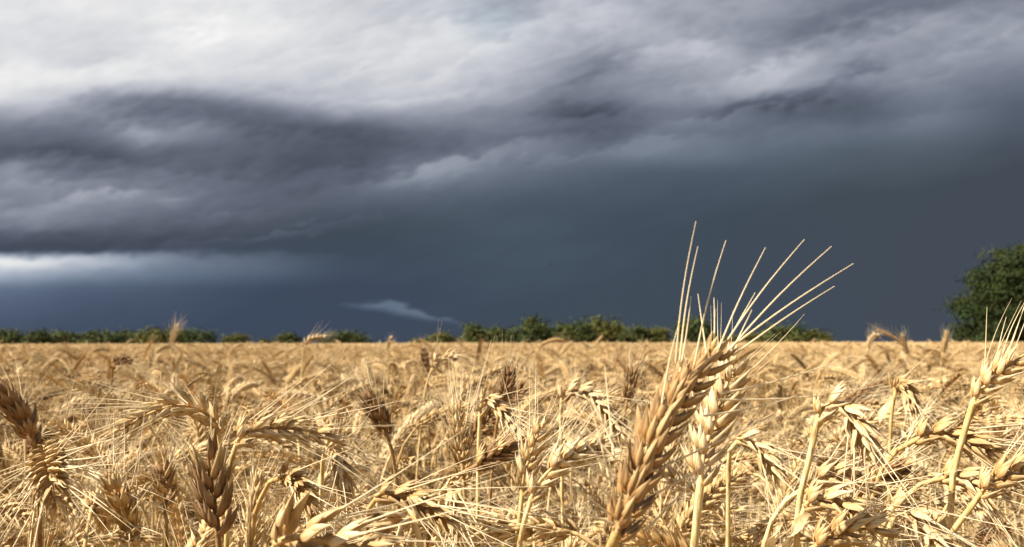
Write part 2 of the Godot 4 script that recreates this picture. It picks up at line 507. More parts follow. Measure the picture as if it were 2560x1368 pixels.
func sky_color(az: float, el: float) -> Color:
	# brightness of the clouds by direction; the storm front stands ahead, to the right and behind, the light comes through on the left
	var ahead := cos(az)
	var w := smoothstep(0.60, 0.80, ahead) * (1.0 - smoothstep(0.40, 0.62, el))
	var far_l := 0.0
	var dir := Vector3(sin(az) * cos(el), sin(el), -cos(az) * cos(el))
	var s := n1.get_noise_3dv(dir * 300.0)
	if w < 1.0:
		var left := clampf(0.5 - 0.5 * sin(az), 0, 1)
		var low := lerpf(70.0, 212.0, smoothstep(0.72, 0.92, left))
		far_l = lerpf(low, 200.0 + 36.0 * left, smoothstep(0.36, 0.80, el)) * (1.0 + 0.22 * s * smoothstep(0.05, 0.5, el))
	var u := 0.0
	var v := 0.0
	var l := far_l
	var calm := 0.0
	if w > 0.0:
		u = 1280.0 + 2100.0 * tan(az)
		v = 858.0 - 2100.0 * tan(el) / ahead
		# clouds are torn along the wind, which blows up to the right
		var a := u * 0.966 - v * 0.259
		var b := u * 0.259 + v * 0.966
		var big := n1.get_noise_2d(a * 0.5, b * 1.3)
		var mid := n2.get_noise_2d(a * 0.42, b * 1.3)
		var fine := n3.get_noise_2d(a * 0.45, b * 1.3)
		calm = smoothstep(-190.0, 170.0, v - (700.0 - u * 0.2)) * smoothstep(300, 900, u)
		var band := 1.0 - 0.75 * smoothstep(590, 640, v)
		var wob := (1.0 - calm) * band
		var lx := u + (big * 34.0 + mid * 22.0) * wob
		var ly := v + (big * 16.0 + mid * 13.0 + fine * 5.0) * wob + (n3.get_noise_2d(u * 0.45, v * 0.9) * 7.0 + n2.get_noise_2d(u * 0.6, v * 1.3 + 70.0) * 13.0 + 4.0) * (1.0 - band) * smoothstep(60.0, -16.0, v - 655.0)
		l = cloud_level(lx, ly)
		# billows and shadowed bellies of the front
		for f in BILLOWS:
			var px: float = lx + mid * 16.0 + fine * 10.0 - f[0]
			var py: float = ly + mid * 9.0 + fine * 9.0 - f[1]
			var co: float = cos(f[4]); var si: float = sin(f[4])
			var ea: float = (px * co + py * si) / f[2]
			var eb: float = (py * co - px * si) / f[3]
			if f[5] > 0.0: eb *= 1.7 if eb < 0.0 else 0.8
			else: eb *= 0.8 if eb < 0.0 else 1.5
			var e := ea * ea + eb * eb
			if e < 6.0: l += f[5] * exp(-e)
		# a small torn cloud low ahead, brighter than the rain behind it
		var cx := (u - 975.0) / 1.0
		var top := 745.0 + absf(cx) * (0.34 if cx > 0 else 0.11) + mid * 9.0 + fine * 8.0
		var bottom := 768.0 + cx * 0.17 + mid * 5.0
		var inside := smoothstep(0.0, 13.0, v - top) * (1.0 - smoothstep(0.0, 24.0, v - bottom)) * (1.0 - smoothstep(150, 260, absf(cx - 20.0)))
		l += 42.0 * clampf(inside, 0, 1)
		var lumpy := clampf(n2.get_noise_2d(a * 0.7 + 900.0, b * 2.0) * 0.5 + fine * 0.5, -1, 1)
		var puff := 1.0 - 2.2 * absf(n1.get_noise_2d(a * 1.1 + 50.0 * mid, b * 2.6 + 300.0 + 40.0 * mid))
		l *= 1.0 + wob * (0.08 * big + 0.05 * mid + 0.05 * lumpy + 0.02 * fine + 0.055 * puff) * (1.0 - 0.58 * smoothstep(165, 225, l)) + 0.03 * mid * calm - 0.05 * calm
		l = clampf(l, 58.0, 246.0)
		l = lerpf(far_l, l, w)
	var k := 1.0 - clampf(l / 235.0, 0.0, 1.0)
	var teal := lerpf(0.7, lerpf(0.42, 0.9, calm * (1.0 - 0.45 * smoothstep(1500, 2600, u))), w)
	teal = lerpf(teal, 0.9, w * smoothstep(560, 700, v) * (1.0 - smoothstep(900, 1700, u)))
	var blue := 0.24 - 0.07 * w * smoothstep(1700, 2500, u) * smoothstep(250, 500, v) + 0.14 * w * smoothstep(560, 760, v) * (1.0 - smoothstep(700, 1500, u))
	var gap := w * exp(-(pow((u - 1235.0) / 95.0, 2) + pow((v - 20.0) / 70.0, 2)))
	var c := Color(l * (1.0 - 0.26 * teal * k - 0.01 * gap), l * (1.0 - 0.03 * (1.0 - teal) * k + 0.02 * gap), l * (1.0 + blue * k + 0.02 * gap)) / 255.0
	return c.srgb_to_linear()

func make_sky() -> Image:
	n1.seed = 11; n1.frequency = 0.0042; n1.fractal_octaves = 4
	n2.seed = 27; n2.frequency = 0.011; n2.fractal_octaves = 4
	n3.seed = 43; n3.frequency = 0.032; n3.fractal_octaves = 3
	var wide := 4096
	var high := 2048
	var im := Image.create(wide, high, false, Image.FORMAT_RGBF)
	im.fill(Color(0.16, 0.13, 0.08))
	# the column of -z is the first one; ahead is drawn finer than the rest
	for y in range(0, high / 2, 4):
		for x in range(0, wide, 4):
			var az := wrapf((x + 2.0) / wide * TAU, -PI, PI)
			var el := (0.5 - (y + 2.0) / high) * PI
			if absf(az) < 0.64 and el < 0.50: continue
			if absf(az) < 1.15 and el < 0.9:
				for k in 4:
					im.fill_rect(Rect2i(x + 2 * (k % 2), y + 2 * (k / 2), 2, 2), sky_color(az + (k % 2 - 0.5) * 2.0 / wide * TAU, el - (k / 2 - 0.5) * 2.0 / high * PI))
			else:
				im.fill_rect(Rect2i(x, y, 4, 4), sky_color(az, el))
	for y in range(int(high * (0.5 - 0.52 / PI)), high / 2):
		for x in range(-int(wide * 0.66 / TAU), int(wide * 0.66 / TAU)):
			im.set_pixel(posmod(x, wide), y, sky_color((x + 0.5) / wide * TAU, (0.5 - (y + 0.5) / high) * PI))
	return im

# ------------------------------------------------------------------ trees
func crown_mesh(half: Vector3, clumps: int, per: int, leaf: float, clump_r: float, tint: Color, flat: float) -> ArrayMesh:
	# leaf-sized faces gathered in clumps over an uneven crown; origin at the crown's foot
	var v := PackedVector3Array()
	var nn := PackedVector3Array()
	var c := PackedColorArray()
	var ix := PackedInt32Array()
	var lobes := []
	for k in 7: lobes.append([Vector3(rng.randfn(), rng.randfn() * 0.7 + 0.3, rng.randfn()).normalized(), rng.randf_range(-0.24, 0.18)])
	for k in clumps:
		var d := Vector3(rng.randfn(), rng.randfn(), rng.randfn()).normalized()
		var reach := 1.0
		for lb in lobes: reach += lb[1] * pow(maxf(d.dot(lb[0]), 0.0), 4)
		var deep := pow(rng.randf(), 0.3) * minf(reach, 1.1) * 0.9
		if d.y < 0: d = Vector3(d.x, d.y, d.z) / maxf(Vector2(d.x, d.z).length(), 0.55) * Vector3(1.0, 0.95, 1.0)
		if k % 4 == 0:
			var round := rng.randf() * TAU
			d = Vector3(cos(round), -rng.randf_range(0.1, 0.95), sin(round))
			deep = rng.randf_range(0.82, 0.97)
		var ctr := Vector3(d.x * half.x * deep, half.y * (1.0 + d.y * deep), d.z * half.z * deep)
		var shade := rng.randf_range(0.7, 1.3)
		var warm := rng.randf_range(-0.12, 0.16)
		var cr := clump_r * rng.randf_range(0.65, 1.3)
		for j in per:
			var q := Vector3(rng.randfn(), rng.randfn() * flat, rng.randfn()) * cr * 0.5
			var p := ctr + q
			if p.y < 0.05: continue
			var out := (q.normalized() + Vector3(rng.randfn(), rng.randfn() + 0.6, rng.randfn()) * 0.4).normalized()
			var a := out.cross(Vector3(rng.randfn(), rng.randfn(), rng.randfn())).normalized() * leaf * rng.randf_range(0.6, 1.2)
			var b := out.cross(a) * 0.62
			var s := v.size()
			v.append_array(PackedVector3Array([p - a, p - b * 0.9 + a * 0.1, p + a, p + b * 0.9 + a * 0.1]))
			for m in 4:
				nn.append(out)
				c.append(Color(tint.r * shade * (1.0 + warm), tint.g * shade, tint.b * shade * (1.0 - warm)))
			ix.append_array(PackedInt32Array([s, s + 2, s + 1, s, s + 3, s + 2]))
	var arrays := []
	arrays.resize(Mesh.ARRAY_MAX)
	arrays[Mesh.ARRAY_VERTEX] = v
	arrays[Mesh.ARRAY_NORMAL] = nn
	arrays[Mesh.ARRAY_COLOR] = c
	arrays[Mesh.ARRAY_INDEX] = ix
	var m := ArrayMesh.new()
	m.add_surface_from_arrays(Mesh.PRIMITIVE_TRIANGLES, arrays)
	return m

func trunk_mesh(high: float, thick: float) -> ArrayMesh:
	var st := SurfaceTool.new()
	st.begin(Mesh.PRIMITIVE_TRIANGLES)
	var p := PackedVector3Array()
	for k in 7: p.append(Vector3(rng.randf_range(-0.02, 0.02) * high, high * k / 6.0, rng.randf_range(-0.02, 0.02) * high))
	st.append_from(tube_mesh(p, thick, thick * 0.25, 8, Color(1, 1, 1)), 0, Transform3D())
	for k in 6:
		var from := p[2 + k / 2]
		var az := TAU * k / 6.0 + rng.randf()
		var q := PackedVector3Array()
		for j in 5: q.append(from + Vector3(cos(az), 0.75, sin(az)) * high * 0.40 * j / 4.0 + Vector3(0, 0.05 * high * sin(j * 0.9), 0))
		st.append_from(tube_mesh(q, thick * 0.42, thick * 0.08, 6, Color(1, 1, 1)), 0, Transform3D())
	return st.commit()

# ------------------------------------------------------------------ the scene
func _ready() -> void:
	rng.seed = 20210716
	# camera
	cam_basis = Basis.from_euler(Vector3(atan(174.0 / FOC), 0, deg_to_rad(-0.12)))
	var cam := Camera3D.new()
	cam.name = "camera"
	cam.transform = Transform3D(cam_basis, EYE)
	cam.near = 0.02
	cam.far = 6000.0
	var lens := CameraAttributesPhysical.new()
	lens.frustum_focal_length = 12.0 * FOC / 684.0
	lens.frustum_focus_distance = 0.40
	lens.exposure_aperture = lens.frustum_focal_length / 1.4
	lens.frustum_near = 0.02
	lens.frustum_far = 6000.0
	cam.attributes = lens
	add_child(cam)
	# sky, sun, exposure
	var env := Environment.new()
	env.background_mode = Environment.BG_SKY
	var sky := Sky.new()
	var pano := PanoramaSkyMaterial.new()
	pano.panorama = ImageTexture.create_from_image(make_sky())
	sky.sky_material = pano
	env.sky = sky
	env.tonemap_mode = Environment.TONE_MAPPER_LINEAR
	env.tonemap_exposure = 2.65
	env.background_energy_multiplier = 1.0 / 2.65
	env.sdfgi_enabled = true
	env.ssao_enabled = true
	env.ssil_enabled = true
	var we := WorldEnvironment.new()
	we.name = "environment"
	we.environment = env
	add_child(we)
	var sun := DirectionalLight3D.new()
	sun.name = "sun"
	sun.light_energy = 1.4
	sun.light_color = Color(1.0, 0.95, 0.87)
	sun.light_angular_distance = 0.53
	sun.shadow_enabled = true
	sun.look_at_from_position(Vector3(-0.70, 0.68, 0.17), Vector3.ZERO)
	add_child(sun)

	# materials; tone by tone, linear base colours of ripe straw, some with shade painted in
	var tones := [Color(0.68, 0.54, 0.325), Color(0.74, 0.62, 0.415), Color(0.59, 0.445, 0.245), Color(0.32, 0.21, 0.113), Color(0.64, 0.515, 0.335), Color(0.76, 0.635, 0.415), Color(0.46, 0.32, 0.165)]  # the brown carries the shade of the dark ears in its colour
	var fibre := FastNoiseLite.new()
	fibre.seed = 5; fibre.frequency = 0.010; fibre.fractal_octaves = 6
	var ramp := Gradient.new()
	ramp.offsets = PackedFloat32Array([0.16, 0.40, 0.62]); ramp.colors = PackedColorArray([Color(0.58, 0.52, 0.44), Color(0.90, 0.87, 0.81), Color(1, 1, 1)])
	var mottle := NoiseTexture2D.new()
	mottle.width = 512; mottle.height = 512; mottle.seamless = true
	mottle.noise = fibre; mottle.color_ramp = ramp
	for k in tones.size():
		var m := StandardMaterial3D.new()
		m.resource_name = ["golden straw", "pale straw", "tan straw", "shade tinted brown straw", "dry leaf", "awn straw", "shade tinted tan straw"][k]  # last one: tan with the foreground ear's partial shade painted in
		m.albedo_color = tones[k].linear_to_srgb()
		m.vertex_color_use_as_albedo = true
		m.roughness = [0.68, 0.68, 0.68, 0.7, 0.7, 0.5, 0.66][k]
		m.metallic_specular = 0.35
		m.backlight_enabled = true
		m.backlight = Color(1, 1, 1) * [0.3, 0.3, 0.25, 0.15, 0.6, 0.5, 0.2][k]
		if k != 5:
			m.albedo_texture = mottle
			m.uv1_triplanar = true
			m.uv1_scale = Vector3(45, 12, 45)
			m.heightmap_enabled = true
			m.heightmap_texture = mottle
			m.heightmap_scale = 0.05
		m.cull_mode = BaseMaterial3D.CULL_DISABLED
		straw.append(m)
	var soil := StandardMaterial3D.new()
	soil.resource_name = "dry soil and straw litter"
	soil.albedo_color = Color(0.27, 0.20, 0.115).linear_to_srgb()
	soil.albedo_texture = mottle
	soil.uv1_triplanar = true
	soil.uv1_scale = Vector3(3, 3, 3)
	soil.roughness = 0.95

	# the ground, one sheet to the horizon
	var ground := PlaneMesh.new()
	ground.size = Vector2(8000, 8000)
	var g := part("ground", ground, soil, self)
	tag(g, "dry brown soil under the wheat reaching to the horizon", "", "", "structure")

	# pieces of an ear
	for k in 8:
		spike_fine.append(make_spikelet(11, 16, 5))
		spike_mid.append(make_spikelet(5, 6, 5))
		spike_low.append(make_spikelet(3, 5, 3))
	for k in 7:
		var bend := rng.randf_range(-0.08, 0.2)
		awn_fine.append(make_awn(0.047, 0.00031, 7, 5, bend))
		awn_mid.append(make_awn(0.043, 0.00029, 4, 3, bend))
		awn_low.append(make_awn(0.043, 0.00040, 1, 3, bend))

	front_rows()
	field()
	trees()
	bird()

func front_rows() -> void:
	# label, short name, tone, ear from neck to tip, stalk downwards, roll of the two rows, size, awn length, awn spread
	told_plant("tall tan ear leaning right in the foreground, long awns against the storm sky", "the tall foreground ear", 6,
		[[1538, 1345, 0.245], [1572, 1262, 0.247], [1602, 1185, 0.250], [1642, 1090, 0.256], [1692, 1002, 0.263], [1742, 940, 0.269], [1786, 892, 0.274]],
		[[1518, 1385, 0.249], [1492, 1460, 0.254], [1470, 1560, 0.26]], 46, 1.06, 0.66, 0.6, {"open": 0.86, "each": 1, "stalk": 1.15, "skip_awns": 1, "awn_lines": [
			[1690, 905, 0.262, 1740, 553, 0.262, -0.02], [1700, 900, 0.264, 1745, 616, 0.27, -0.02], [1735, 920, 0.266, 1815, 601, 0.272, -0.02],
			[1790, 890, 0.270, 1914, 619, 0.276, -0.015], [1800, 880, 0.272, 2011, 599, 0.280, -0.02], [1820, 880, 0.274, 2079, 616, 0.282, -0.02],
			[1826, 870, 0.276, 2134, 659, 0.284, -0.015], [1832, 890, 0.276, 2086, 716, 0.29, -0.012], [1700, 930, 0.262, 1728, 742, 0.268, 0.01],
			[1785, 880, 0.274, 1785, 745, 0.285, 0.01], [1812, 868, 0.278, 1888, 732, 0.29, 0.0], [1770, 910, 0.268, 1745, 735, 0.28, 0.0],
			[1820, 900, 0.274, 1880, 775, 0.285, 0.0], [1655, 1010, 0.256, 1700, 800, 0.262, -0.02],
			[1535, 1120, 0.248, 1475, 985, 0.255, 0.0], [1530, 1140, 0.247, 1410, 1008, 0.25, 0.0], [1528, 1180, 0.246, 1392, 1020, 0.245, 0.0],
			[1526, 1200, 0.245, 1366, 1078, 0.24, 0.0], [1526, 1240, 0.245, 1342, 1106, 0.24, 0.01], [1535, 1150, 0.247, 1512, 915, 0.26, 0.0],
			[1530, 1290, 0.244, 1405, 1195, 0.238, 0.0], [1532, 1310, 0.244, 1375, 1250, 0.236, 0.0], [1526, 1210, 0.245, 1470, 990, 0.252, 0.01],
			[1790, 1000, 0.262, 2210, 961, 0.29, 0.025], [1800, 985, 0.264, 2128, 890, 0.29, 0.02], [1760, 1040, 0.26, 2010, 985, 0.275, 0.02],
			[1640, 1235, 0.25, 1868, 1100, 0.265, 0.01], [1650, 1170, 0.252, 1940, 1030, 0.27, 0.01], [1610, 1330, 0.247, 1830, 1095, 0.262, 0.01]]})
	told_plant("pale sunlit upright ear standing close behind the tall foreground ear, on a thick yellow stalk", "the pale ear behind it", 1,
		[[1752, 1212, 0.335], [1756, 1160, 0.338], [1772, 1095, 0.342], [1796, 1020, 0.348], [1818, 960, 0.352], [1832, 915, 0.356]],
		[[1748, 1240, 0.335], [1742, 1300, 0.335], [1733, 1400, 0.335]], 20, 1.14, 0.7, 0.9, {"stalk": 1.2, "open": 1.05, "skip_awns": 2})
	told_plant("drooping ear curled toward the viewer at the lower left, awns fanning down both sides", "the fanned drooping ear", 2,
		[[112, 1122, 0.46], [118, 1150, 0.43], [124, 1185, 0.41], [132, 1225, 0.40], [138, 1265, 0.40]],
		[[104, 1122, 0.49], [96, 1165, 0.51]], 10, 1.1, 1.25, 1.9, {"open": 1.25, "awn_lines": [
			[140, 1165, 0.42, 400, 1200, 0.44, -0.03], [142, 1180, 0.41, 262, 1268, 0.40, 0.02], [130, 1215, 0.40, 10, 1340, 0.39, 0.0], [110, 1190, 0.41, 5, 1290, 0.40, 0.01],
			[150, 1200, 0.41, 250, 1345, 0.40, 0.02], [128, 1240, 0.40, 75, 1330, 0.395, 0.0], [120, 1150, 0.42, -20, 1196, 0.43, 0.0]]})
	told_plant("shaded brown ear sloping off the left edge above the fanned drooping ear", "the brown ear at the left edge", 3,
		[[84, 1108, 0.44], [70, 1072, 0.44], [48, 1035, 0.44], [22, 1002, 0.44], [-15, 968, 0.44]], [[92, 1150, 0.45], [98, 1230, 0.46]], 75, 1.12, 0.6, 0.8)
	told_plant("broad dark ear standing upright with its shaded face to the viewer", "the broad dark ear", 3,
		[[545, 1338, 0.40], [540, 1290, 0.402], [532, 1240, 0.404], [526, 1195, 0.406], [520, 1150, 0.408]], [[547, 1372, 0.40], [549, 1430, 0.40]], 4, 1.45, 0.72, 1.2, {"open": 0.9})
	told_plant("small dark upright ear half hidden left of the broad dark ear", "the small dark ear", 3,
		[[412, 1262, 0.56], [411, 1235, 0.56], [410, 1205, 0.56], [408, 1178, 0.565]], [], 15, 1.05, 0.7, 1.1)
	told_plant("golden ear arched over to the left with bright plump spikelets along its back", "the ear arched to the left", 0,
		[[548, 1082, 0.50], [532, 1050, 0.50], [498, 1024, 0.495], [452, 1014, 0.49], [405, 1022, 0.485], [350, 1046, 0.48], [300, 1078, 0.475]],
		[[552, 1120, 0.505], [556, 1200, 0.51]], 15, 1.08, 0.95, 1.0, {"bare": 0.35, "awn_lines": [[380, 1010, 0.485, 185, 996, 0.48, 0.02], [330, 1050, 0.48, 210, 1050, 0.47, 0.02], [470, 1010, 0.49, 410, 958, 0.50, 0.0], [500, 1020, 0.495, 460, 960, 0.50, 0.0]]})
	told_plant("bright ear lying nearly level, lit along its upper row and dark along the lower", "the level bright ear", 0,
		[[588, 1108, 0.46], [622, 1078, 0.462], [668, 1070, 0.465], [715, 1070, 0.468], [765, 1076, 0.47], [815, 1084, 0.472]],
		[[580, 1135, 0.46], [574, 1190, 0.46]], 8, 1.18, 1.1, 1.2, {"open": 1.12, "awn_lines": [
			[625, 1050, 0.46, 752, 954, 0.47, 0.0], [640, 1050, 0.46, 755, 950, 0.475, 0.0], [660, 1050, 0.465, 830, 968, 0.48, 0.0],
			[800, 1065, 0.47, 1018, 1061, 0.49, 0.01], [820, 1075, 0.47, 960, 1130, 0.48, 0.0], [780, 1055, 0.47, 905, 1000, 0.48, 0.0]]})
	told_plant("small ear bowed over on a thin twisted neck, right of the broad dark ear", "the small bowed ear", 2,
		[[700, 1196, 0.47], [716, 1190, 0.465], [738, 1200, 0.46], [756, 1222, 0.455], [770, 1250, 0.45], [780, 1275, 0.448]],
		[[680, 1198, 0.475], [655, 1240, 0.48], [636, 1290, 0.485]], 30, 1.0, 1.0, 1.4)
	told_plant("pale ear hanging straight down below the level bright ear", "the pale hanging ear", 1,
		[[828, 1112, 0.50], [838, 1118, 0.49], [848, 1140, 0.485], [856, 1172, 0.48], [862, 1210, 0.478], [866, 1240, 0.478]],
		[[812, 1120, 0.51], [806, 1170, 0.515]], 20, 0.98, 1.15, 1.5, {"awn_lines": [[860, 1120, 0.49, 1005, 1200, 0.49, 0.0], [850, 1105, 0.49, 985, 1165, 0.50, 0.0], [870, 1160, 0.48, 930, 1265, 0.48, 0.0]]})
	told_plant("big blurred ear at the bottom edge with fat splayed spikelets, nearest of the left half", "the fat splayed ear", 0,
		[[688, 1362, 0.275], [725, 1345, 0.272], [775, 1345, 0.270], [830, 1358, 0.268], [885, 1375, 0.267], [930, 1400, 0.266]],
		[[672, 1380, 0.28], [664, 1440, 0.285]], 12, 1.30, 1.05, 0.9, {"open": 1.5, "skip_awns": 2, "awn_lines": [
			[850, 1292, 0.27, 1060, 1240, 0.30, 0.01], [840, 1305, 0.27, 975, 1280, 0.29, -0.03], [920, 1330, 0.265, 1110, 1362, 0.28, 0.0]]})
	told_plant("orange-brown ear curving over to the right near the bottom centre, lit along its top", "the orange-brown ear", 2,
		[[938, 1242, 0.43], [965, 1232, 0.43], [1005, 1236, 0.428], [1045, 1252, 0.425], [1085, 1274, 0.422], [1120, 1300, 0.42]],
		[[925, 1262, 0.435], [918, 1320, 0.44]], 18, 1.08, 1.15, 1.3, {"awn_lines": [[1040, 1262, 0.425, 1115, 1365, 0.42, 0.0], [1060, 1240, 0.425, 1230, 1180, 0.45, 0.0], [1100, 1280, 0.42, 1250, 1330, 0.43, 0.0]]})
	told_plant("bleached ear hanging limp right of the orange-brown ear", "the bleached ear", 1,
		[[1122, 1208, 0.47], [1132, 1212, 0.465], [1138, 1240, 0.46], [1142, 1275, 0.458], [1146, 1315, 0.456], [1150, 1345, 0.455]], [[1108, 1218, 0.475], [1100, 1260, 0.48]], 40, 0.95, 1.1, 1.5)
	told_plant("yellow ear sloping down to the left at the bottom edge below the orange-brown ear", "the yellow sloping ear", 0,
		[[1042, 1306, 0.40], [1020, 1298, 0.40], [990, 1316, 0.395], [960, 1342, 0.39], [930, 1372, 0.385]], [[1050, 1330, 0.40], [1054, 1400, 0.40]], 25, 1.08, 0.9, 1.1)
	told_plant("upright tan ear with tall straight awns rising in the middle of the field", "the upright tan ear", 2,
		[[1160, 1205, 0.52], [1158, 1165, 0.52], [1152, 1120, 0.522], [1146, 1070, 0.525], [1140, 1030, 0.53]], [], 50, 1.0, 0.95, 0.6, {"awn_lines": [[1150, 1050, 0.525, 1128, 950, 0.53, 0.0], [1165, 1060, 0.525, 1180, 940, 0.53, 0.0], [1175, 1050, 0.525, 1228, 850, 0.53, 0.0]]})
	told_plant("pale ear hooked over to the right, just behind the upright tan ear", "the hooked ear", 1,
		[[1200, 1040, 0.58], [1205, 1008, 0.58], [1224, 1000, 0.575], [1250, 1020, 0.57], [1280, 1052, 0.565], [1305, 1085, 0.56]], [[1198, 1080, 0.58], [1196, 1140, 0.58]], 5, 1.0, 0.95, 1.1)
	told_plant("dull ear slanting up to the right, crossing the foot of the upright tan ear", "the dull slanting ear", 3,
		[[1188, 1168, 0.50], [1208, 1152, 0.50], [1238, 1135, 0.50], [1272, 1118, 0.50]], [], 20, 1.05, 0.8, 1.0)
	told_plant("full sunlit ear slanting up right on a straight stalk, left of the foreground ear", "the slanting sunlit ear", 1,
		[[1325, 1252, 0.43], [1345, 1212, 0.432], [1376, 1175, 0.435], [1415, 1148, 0.44], [1460, 1128, 0.445], [1505, 1112, 0.45]],
		[[1318, 1280, 0.43], [1304, 1330, 0.43], [1294, 1400, 0.43]], 12, 1.08, 0.75, 1.0)
	told_plant("upright golden ear crossing behind the foot of the slanting sunlit ear", "the crossing upright ear", 0,
		[[1305, 1236, 0.47], [1310, 1195, 0.47], [1322, 1150, 0.472], [1338, 1105, 0.475], [1350, 1070, 0.478]], [[1303, 1270, 0.47], [1292, 1340, 0.47]], 10, 1.02, 0.8, 0.9)
	told_plant("ear arched right with a neat double row of spikelets, above the slanting sunlit ear", "the arched double-row ear", 1,
		[[1402, 1006, 0.60], [1412, 984, 0.60], [1442, 976, 0.598], [1478, 988, 0.595], [1508, 1018, 0.592], [1534, 1055, 0.59], [1555, 1085, 0.588]],
		[[1402, 1040, 0.602], [1404, 1110, 0.605]], 6, 1.0, 0.95, 1.0, {"bare": 0.35})
	told_plant("ear drooping down to the right just right of the pale ear behind the foreground ear", "the right drooping ear", 1,
		[[1842, 1098, 0.47], [1868, 1098, 0.468], [1896, 1118, 0.465], [1918, 1148, 0.462], [1936, 1185, 0.46]], [[1828, 1110, 0.475], [1822, 1180, 0.48]], 10, 0.98, 1.0, 1.0)
	told_plant("large bent ear hanging from a curved bare stalk, awns spread like a skirt", "the large bent ear", 1,
		[[2042, 1052, 0.42], [2056, 1022, 0.42], [2086, 1004, 0.418], [2116, 1018, 0.415], [2138, 1052, 0.412], [2158, 1092, 0.41], [2176, 1130, 0.41]],
		[[2036, 1090, 0.42], [2026, 1140, 0.42], [2010, 1200, 0.42], [1996, 1270, 0.42]], 8, 1.05, 1.25, 1.6, {"open": 1.1, "stalk": 1.1, "bare": 0.42})
	told_plant("ear hooked sharply over with a dark shaded side, beside a bright yellow leaf at right", "the dark hooked ear", 2,
		[[2238, 985, 0.66], [2243, 962, 0.66], [2258, 962, 0.655], [2272, 985, 0.65], [2282, 1015, 0.645]], [], 60, 1.05, 0.8, 0.9, {"leaves": [[2236, 990, 0.67, 2205, 1075, 0.66, 0.008, 1.0]]})
	told_plant("ear reaching the right edge on a bare yellow stalk, awns crossing the dark tree", "the ear at the right edge", 0,
		[[2430, 1008, 0.42], [2446, 985, 0.42], [2474, 955, 0.42], [2508, 925, 0.42], [2545, 898, 0.42], [2580, 875, 0.42]],
		[[2424, 1035, 0.42], [2406, 1100, 0.42], [2384, 1180, 0.42]], 14, 1.0, 0.8, 0.8, {"stalk": 1.1, "skip_awns": 2, "awn_lines": [[2462, 940, 0.42, 2468, 768, 0.42, 0.0], [2490, 925, 0.42, 2516, 793, 0.43, -0.02], [2500, 910, 0.42, 2562, 755, 0.43, -0.03]]})
	told_plant("ear arched to the right edge below the bare yellow stalk", "the right arched ear", 2,
		[[2288, 1104, 0.45], [2312, 1086, 0.45], [2350, 1080, 0.448], [2395, 1092, 0.445], [2440, 1112, 0.442], [2490, 1130, 0.44]], [], 16, 1.08, 1.0, 1.0)
	told_plant("dark low ear slanting up to the right beneath the awns of the large bent ear", "the dark slanting ear", 3,
		[[2168, 1222, 0.46], [2185, 1202, 0.46], [2215, 1188, 0.46], [2252, 1176, 0.46]], [], 30, 1.05, 1.1, 0.8)
	told_plant("golden ear arched right beside the brown dry sheath at the lower right", "the ear by the brown sheath", 0,
		[[2008, 1268, 0.385], [2032, 1250, 0.385], [2066, 1244, 0.383], [2100, 1254, 0.38], [2132, 1274, 0.378], [2165, 1300, 0.376]],
		[[1998, 1300, 0.387], [1990, 1380, 0.39]], 24, 1.08, 0.95, 1.0, {"leaves": [[1968, 1400, 0.39, 2000, 1258, 0.383, 0.007, 2.4], [1930, 1390, 0.40, 1950, 1290, 0.39, 0.005, 2.0]]})
	told_plant("heavy ear drooping toward the bottom edge at lower right from a dark curved stalk", "the heavy drooping ear", 1,
		[[2222, 1278, 0.40], [2246, 1264, 0.398], [2276, 1272, 0.395], [2302, 1298, 0.392], [2326, 1330, 0.39], [2352, 1372, 0.388]],
		[[2206, 1310, 0.402], [2198, 1380, 0.405]], 22, 1.1, 1.1, 1.3)
	told_plant("ear bent over to the right at the foot of the bare yellow stalk, plump spikelets", "the ear under the yellow stalk", 0,
		[[2352, 1200, 0.44], [2378, 1188, 0.44], [2410, 1196, 0.438], [2440, 1216, 0.435], [2470, 1242, 0.432]], [], 14, 1.08, 0.95, 1.1)
	told_plant("ear rising to the right edge on a long slanting stalk near the bottom corner", "the corner ear", 2,
		[[2448, 1240, 0.40], [2472, 1212, 0.40], [2506, 1190, 0.40], [2545, 1172, 0.40], [2590, 1155, 0.40]], [[2430, 1265, 0.40], [2390, 1320, 0.40], [2340, 1390, 0.40]], 24, 1.08, 0.8, 1.0)
	told_plant("ear lying along the bottom edge at lower right, half cut off by the frame", "the ear on the bottom edge", 2,
		[[2030, 1376, 0.37], [2062, 1348, 0.37], [2100, 1332, 0.37], [2145, 1324, 0.368], [2190, 1322, 0.366]], [], 20, 1.1, 0.8, 1.0)
	told_plant("sunlit ear lying level under the bent stalk of the large bent ear", "the level ear under the bent stalk", 1,
		[[2005, 1226, 0.45], [2030, 1202, 0.45], [2064, 1192, 0.45], [2100, 1190, 0.45], [2135, 1194, 0.45]], [], 12, 1.05, 0.9, 1.0)
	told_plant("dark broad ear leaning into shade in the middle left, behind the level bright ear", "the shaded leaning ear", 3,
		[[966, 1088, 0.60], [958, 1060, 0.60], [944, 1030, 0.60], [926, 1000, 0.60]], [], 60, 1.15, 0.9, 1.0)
	told_plant("cluster-topped ear facing the viewer among the awns at lower left", "the facing ear", 2,
		[[330, 1350, 0.42], [318, 1310, 0.41], [304, 1270, 0.405], [290, 1235, 0.405], [280, 1205, 0.41]], [], 80, 1.05, 0.9, 1.6, {"open": 1.25})
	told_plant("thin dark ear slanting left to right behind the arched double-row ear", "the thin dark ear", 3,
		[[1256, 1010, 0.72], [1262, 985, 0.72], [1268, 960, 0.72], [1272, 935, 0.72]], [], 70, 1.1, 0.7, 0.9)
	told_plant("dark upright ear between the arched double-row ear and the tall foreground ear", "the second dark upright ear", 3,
		[[1568, 1005, 0.80], [1572, 980, 0.80], [1576, 955, 0.80], [1580, 935, 0.80]], [], 70, 1.1, 0.7, 0.9)
